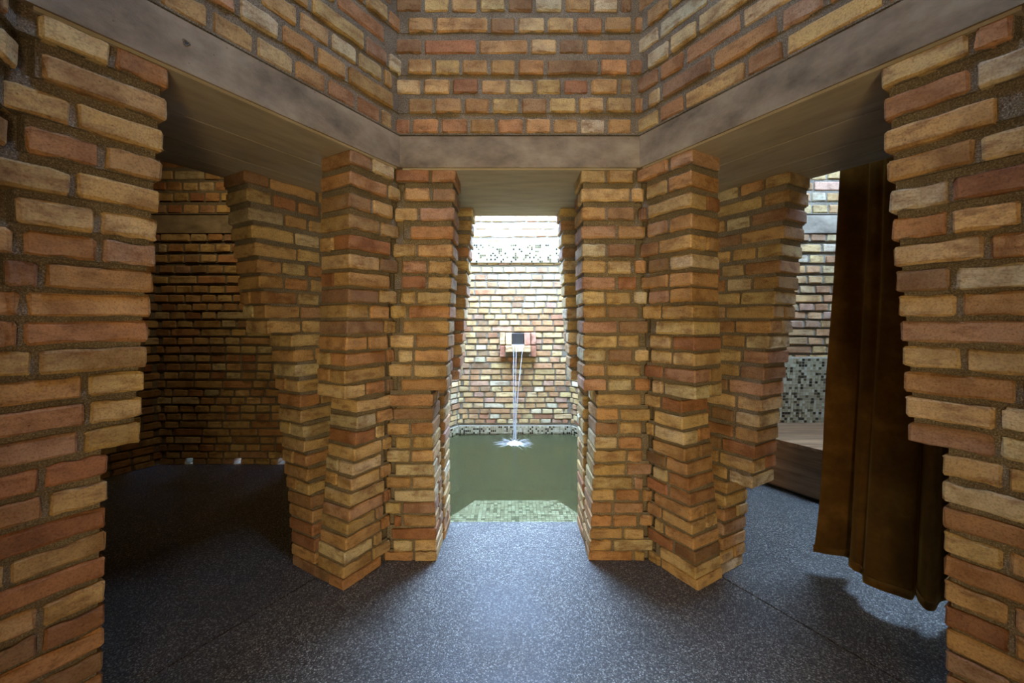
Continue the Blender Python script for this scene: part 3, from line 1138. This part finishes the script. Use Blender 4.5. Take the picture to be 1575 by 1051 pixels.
def tube(name, pts, rad, mat, parent, seg=8):
    v, f = [], []
    for i, (p, r) in enumerate(zip(pts, rad)):
        for k in range(seg):
            a = 2 * math.pi * k / seg
            v.append((p[0] + r * math.cos(a), p[1] + r * math.sin(a), p[2]))
    for i in range(len(pts) - 1):
        for k in range(seg):
            f.append((i * seg + k, i * seg + (k + 1) % seg, (i + 1) * seg + (k + 1) % seg, (i + 1) * seg + k))
    f.append(tuple(range(seg)))
    f.append(tuple((len(pts) - 1) * seg + k for k in range(seg)))
    return mesh_obj(name, v, f, mat, parent, True)


ws = bpy.data.objects.new('water_stream', None)
COL.objects.link(ws)
ws.location = (HIT.x, HIT.y, WZ + 0.003)
tag(ws, 'thin water strands falling from the spout into a white splash', 'water stream')
rg = random.Random(8)
for x0, x1, r0 in ((SX - 0.052, HIT.x - 0.012, .0042), (SX - 0.018, HIT.x + 0.004, .0034), (SX + 0.062, HIT.x + 0.012, .0046)):
    pts, rad = [], []
    for i in range(25):
        u = i / 24
        z = 0.955 - 0.005 - (0.945 - WZ) * u
        s = min(1, u * 1.25) ** 0.7
        x = x0 + (x1 - x0) * s + rg.uniform(-.002, .002)
        y = (FY - 0.200) + (HIT.y - FY + 0.200) * math.sqrt(u)
        pts.append((x - HIT.x, y - HIT.y, z - WZ))
        rad.append(r0 * (1 + 0.35 * u) * rg.uniform(.75, 1.2))
    tube('water_strand', pts, rad, M['stream'], ws)
# splash: a low foam mound plus radiating ridges and droplets
v, f = [], []
NRR, NAA = 10, 40
for i in range(NRR + 1):
    for j in range(NAA):
        a = 2 * math.pi * j / NAA
        u = i / NRR
        r = 0.085 * u * (1 + 0.12 * math.sin(a * 9 + 1) * u + rg.uniform(-.08, .08) * u)
        z = 0.035 * (1 - u) ** 1.6 + rg.uniform(-.004, .006) * (1 - u) - 0.004 * u
        v.append((r * 1.1 * math.cos(a), r * math.sin(a), z))
for i in range(NRR):
    for j in range(NAA):
        jj = (j + 1) % NAA
        f.append((i * NAA + j, i * NAA + jj, (i + 1) * NAA + jj, (i + 1) * NAA + j))
mesh_obj('splash_foam', v, f, M['foam'], ws, True)
mb = MB()
for k in range(46):
    a = rg.uniform(0, 2 * math.pi)
    r0, r1 = rg.uniform(0.06, 0.10), rg.uniform(0.13, 0.27)
    w = rg.uniform(.0006, .0016)
    d = Vector((math.cos(a), math.sin(a)))
    s = Vector((-d.y, d.x))
    p0, p1, pm = d * r0, d * r1, d * ((r0 + r1) / 2)
    kk = len(mb.v)
    mb.v += [(*(p0 - s * w), 0.0), (*(p0 + s * w), 0.0), (*(pm), 0.006), (*(p1), 0.0005)]
    mb.f += [(kk, kk + 1, kk + 2), (kk, kk + 2, kk + 3), (kk + 1, kk + 3, kk + 2)]
for k in range(150):
    a = rg.uniform(0, 2 * math.pi)
    r = abs(rg.gauss(0, 0.13)) + 0.03
    s = rg.uniform(.0012, .0032)
    c3 = Vector((r * math.cos(a), r * math.sin(a), rg.uniform(0.003, 0.05) * math.exp(-r * 5) + .002))
    kk = len(mb.v)
    mb.v += [tuple(c3 + Vector(q) * s) for q in ((1, 0, 0), (-1, 0, 0), (0, 1, 0), (0, -1, 0), (0, 0, 1), (0, 0, -1))]
    mb.f += [(kk, kk + 2, kk + 4), (kk + 2, kk + 1, kk + 4), (kk + 1, kk + 3, kk + 4), (kk + 3, kk, kk + 4),
             (kk + 2, kk, kk + 5), (kk + 1, kk + 2, kk + 5), (kk + 3, kk + 1, kk + 5), (kk, kk + 3, kk + 5)]
spl = mb.build('splash_drops', M['foam'], ws)
spl['kind'] = 'stuff'

# ------------------------------------------------------------------ wooden bench platform in the right room
BZ = 0.372
nR, tR = nrm(1), tan_(nrm(1))
bench = bpy.data.objects.new('wooden_bench', None)
COL.objects.link(bench)
FR = 2.665                             # distance of the bench front from the middle room's centre
base = C0 + nR * (FR + 0.5)
bench.location = (base.x, base.y, 0)
tag(bench, 'wide low brown wooden bench platform against the mosaic wall', 'bench')
front = C0 + nR * FR
area = hexagon(CR, 1.135)
area = clip(area, front, nR)
B2 = Vector((base.x, base.y))
# top boards run parallel to the back wall
y = CR.y + 1.135
i = 0
while y > CR.y - 1.2:
    y1 = y - 0.118
    q = clip(clip(area, Vector((0, y)), Vector((0, -1))), Vector((0, y1 + 0.003)), Vector((0, 1)))
    if len(q) >= 3:
        cx = sum((p.x for p in q)) / len(q)
        cy = sum((p.y for p in q)) / len(q)
        m2 = MB()
        m2.prism([p - Vector((cx, cy)) for p in q], -0.028, 0.0)
        o = m2.build('top_board', M['wood'], bench)
        o.location = (cx - B2.x, cy - B2.y, BZ)
    y = y1
    i += 1
ang = math.atan2(tR.y, tR.x)
hw = 1.30
for k in range(3):
    z0 = 0.030 + k * 0.105
    mb = MB()
    mb.hexa([(-hw / 2 * 1.9, 0, 0), (hw / 2 * 1.9, 0, 0), (hw / 2 * 1.9, 0.025, 0), (-hw / 2 * 1.9, 0.025, 0),
             (-hw / 2 * 1.9, 0, .1035), (hw / 2 * 1.9, 0, .1035), (hw / 2 * 1.9, 0.025, .1035), (-hw / 2 * 1.9, 0.025, .1035)])
    o = mb.build('front_board', M['wood'], bench)
    p = C0 + nR * (FR + 0.006) - B2
    o.location = (p.x, p.y, z0)
    o.rotation_euler = (0, 0, ang)
mb = MB()
pl = clip(hexagon(CR, 1.10), C0 + nR * (FR + 0.05), nR)
mb.prism([p - B2 for p in pl], 0.0, BZ - 0.03)
mb.build('plinth', M['black'], bench)

# ------------------------------------------------------------------ velvet curtain in the right opening
cur = bpy.data.objects.new('velvet_curtain', None)
COL.objects.link(cur)
cp = C0 + nR * 1.82 + tR * 0.05
cur.location = (cp.x, cp.y, 0)
tag(cur, 'dark brown velvet curtain drawn aside in the right opening', 'curtain')
path = [(-.213, 1.800), (-.170, 1.835), (-.118, 1.905), (-.095, 1.880), (-.080, 1.82), (-.050, 1.790), (-.024, 1.797), (-.010, 1.765),
        (.008, 1.733), (.066, 1.722), (.125, 1.745), (.148, 1.775), (.142, 1.830), (.150, 1.812), (.170, 1.765), (.196, 1.742), (.214, 1.775),
        (.212, 1.850), (.236, 1.890), (.262, 1.845), (.290, 1.830), (.320, 1.870), (.345, 1.90)]


def catmull(pts, m):
    out = []
    for i in range(len(pts) - 1):
        p0, p1, p2, p3 = pts[max(0, i - 1)], pts[i], pts[i + 1], pts[min(len(pts) - 1, i + 2)]
        for k in range(m):
            u = k / m
            out.append(tuple(0.5 * ((2 * b) + (c - a) * u + (2 * a - 5 * b + 4 * c - d) * u * u + (3 * b - a - 3 * c + d) * u ** 3)
                             for a, b, c, d in zip(p0, p1, p2, p3)))
    out.append(pts[-1])
    return out


sm = catmull(path, 5)
NZ = 40
v, f = [], []
rg = random.Random(4)
ph = [rg.uniform(0, 6) for _ in range(4)]
for iz in range(NZ + 1):
    u = iz / NZ
    z = 0.100 + (2.00 - 0.100) * u
    for ip, (t, d) in enumerate(sm):
        s = ip / len(sm)
        g = u ** 0.8
        tt = t * (1 - g) + (0.345 - (0.345 - t) * 0.84) * g + 0.010 * math.sin(6 * u + 9 * s + ph[0]) * (1 - u) * u * 2
        lean = max(0.0, 1.81 - 0.05 * (1 - u))
        dt = 1.85 + (d - 1.80) * 0.42
        dd = d * (1 - g) + dt * g + 0.006 * math.sin(11 * u + 17 * s + ph[1]) * math.sin(math.pi * u)
        p = C0 + nR * dd + tR * tt - Vector((cp.x, cp.y))
        hem = 0.006 * math.sin(5 * s * 6.28 + 1) * (1 - u) ** 6
        v.append((p.x, p.y, z + hem))
W_ = len(sm)
for iz in range(NZ):
    for ip in range(W_ - 1):
        f.append((iz * W_ + ip, iz * W_ + ip + 1, (iz + 1) * W_ + ip + 1, (iz + 1) * W_ + ip))
cloth = mesh_obj('curtain_cloth', v, f, M['velvet'], cur, True)
md = cloth.modifiers.new('thickness', 'SOLIDIFY')
md.thickness = 0.004
# hem: a doubled strip along the bottom edge
v, f = [], []
for iz in range(3):
    for ip, (t, d) in enumerate(sm):
        s = ip / len(sm)
        p = C0 + nR * (d - 0.0035) + tR * t - Vector((cp.x, cp.y))
        v.append((p.x, p.y, 0.098 + 0.018 * iz + 0.006 * math.sin(5 * s * 6.28 + 1)))
for iz in range(2):
    for ip in range(W_ - 1):
        f.append((iz * W_ + ip, iz * W_ + ip + 1, (iz + 1) * W_ + ip + 1, (iz + 1) * W_ + ip))
hm = mesh_obj('hem', v, f, M['velvet'], cur, True)
md = hm.modifiers.new('thickness', 'SOLIDIFY')
md.thickness = 0.003
pts = []
mb = MB()
a, b = -0.50, 0.50
P = lambda d, t: C0 + nR * d + tR * t - Vector((cp.x, cp.y))
mb.prism([P(1.842, a), P(1.842, b), P(1.866, b), P(1.866, a)], 1.995, 2.018)
mb.build('curtain_rail', M['black'], cur)
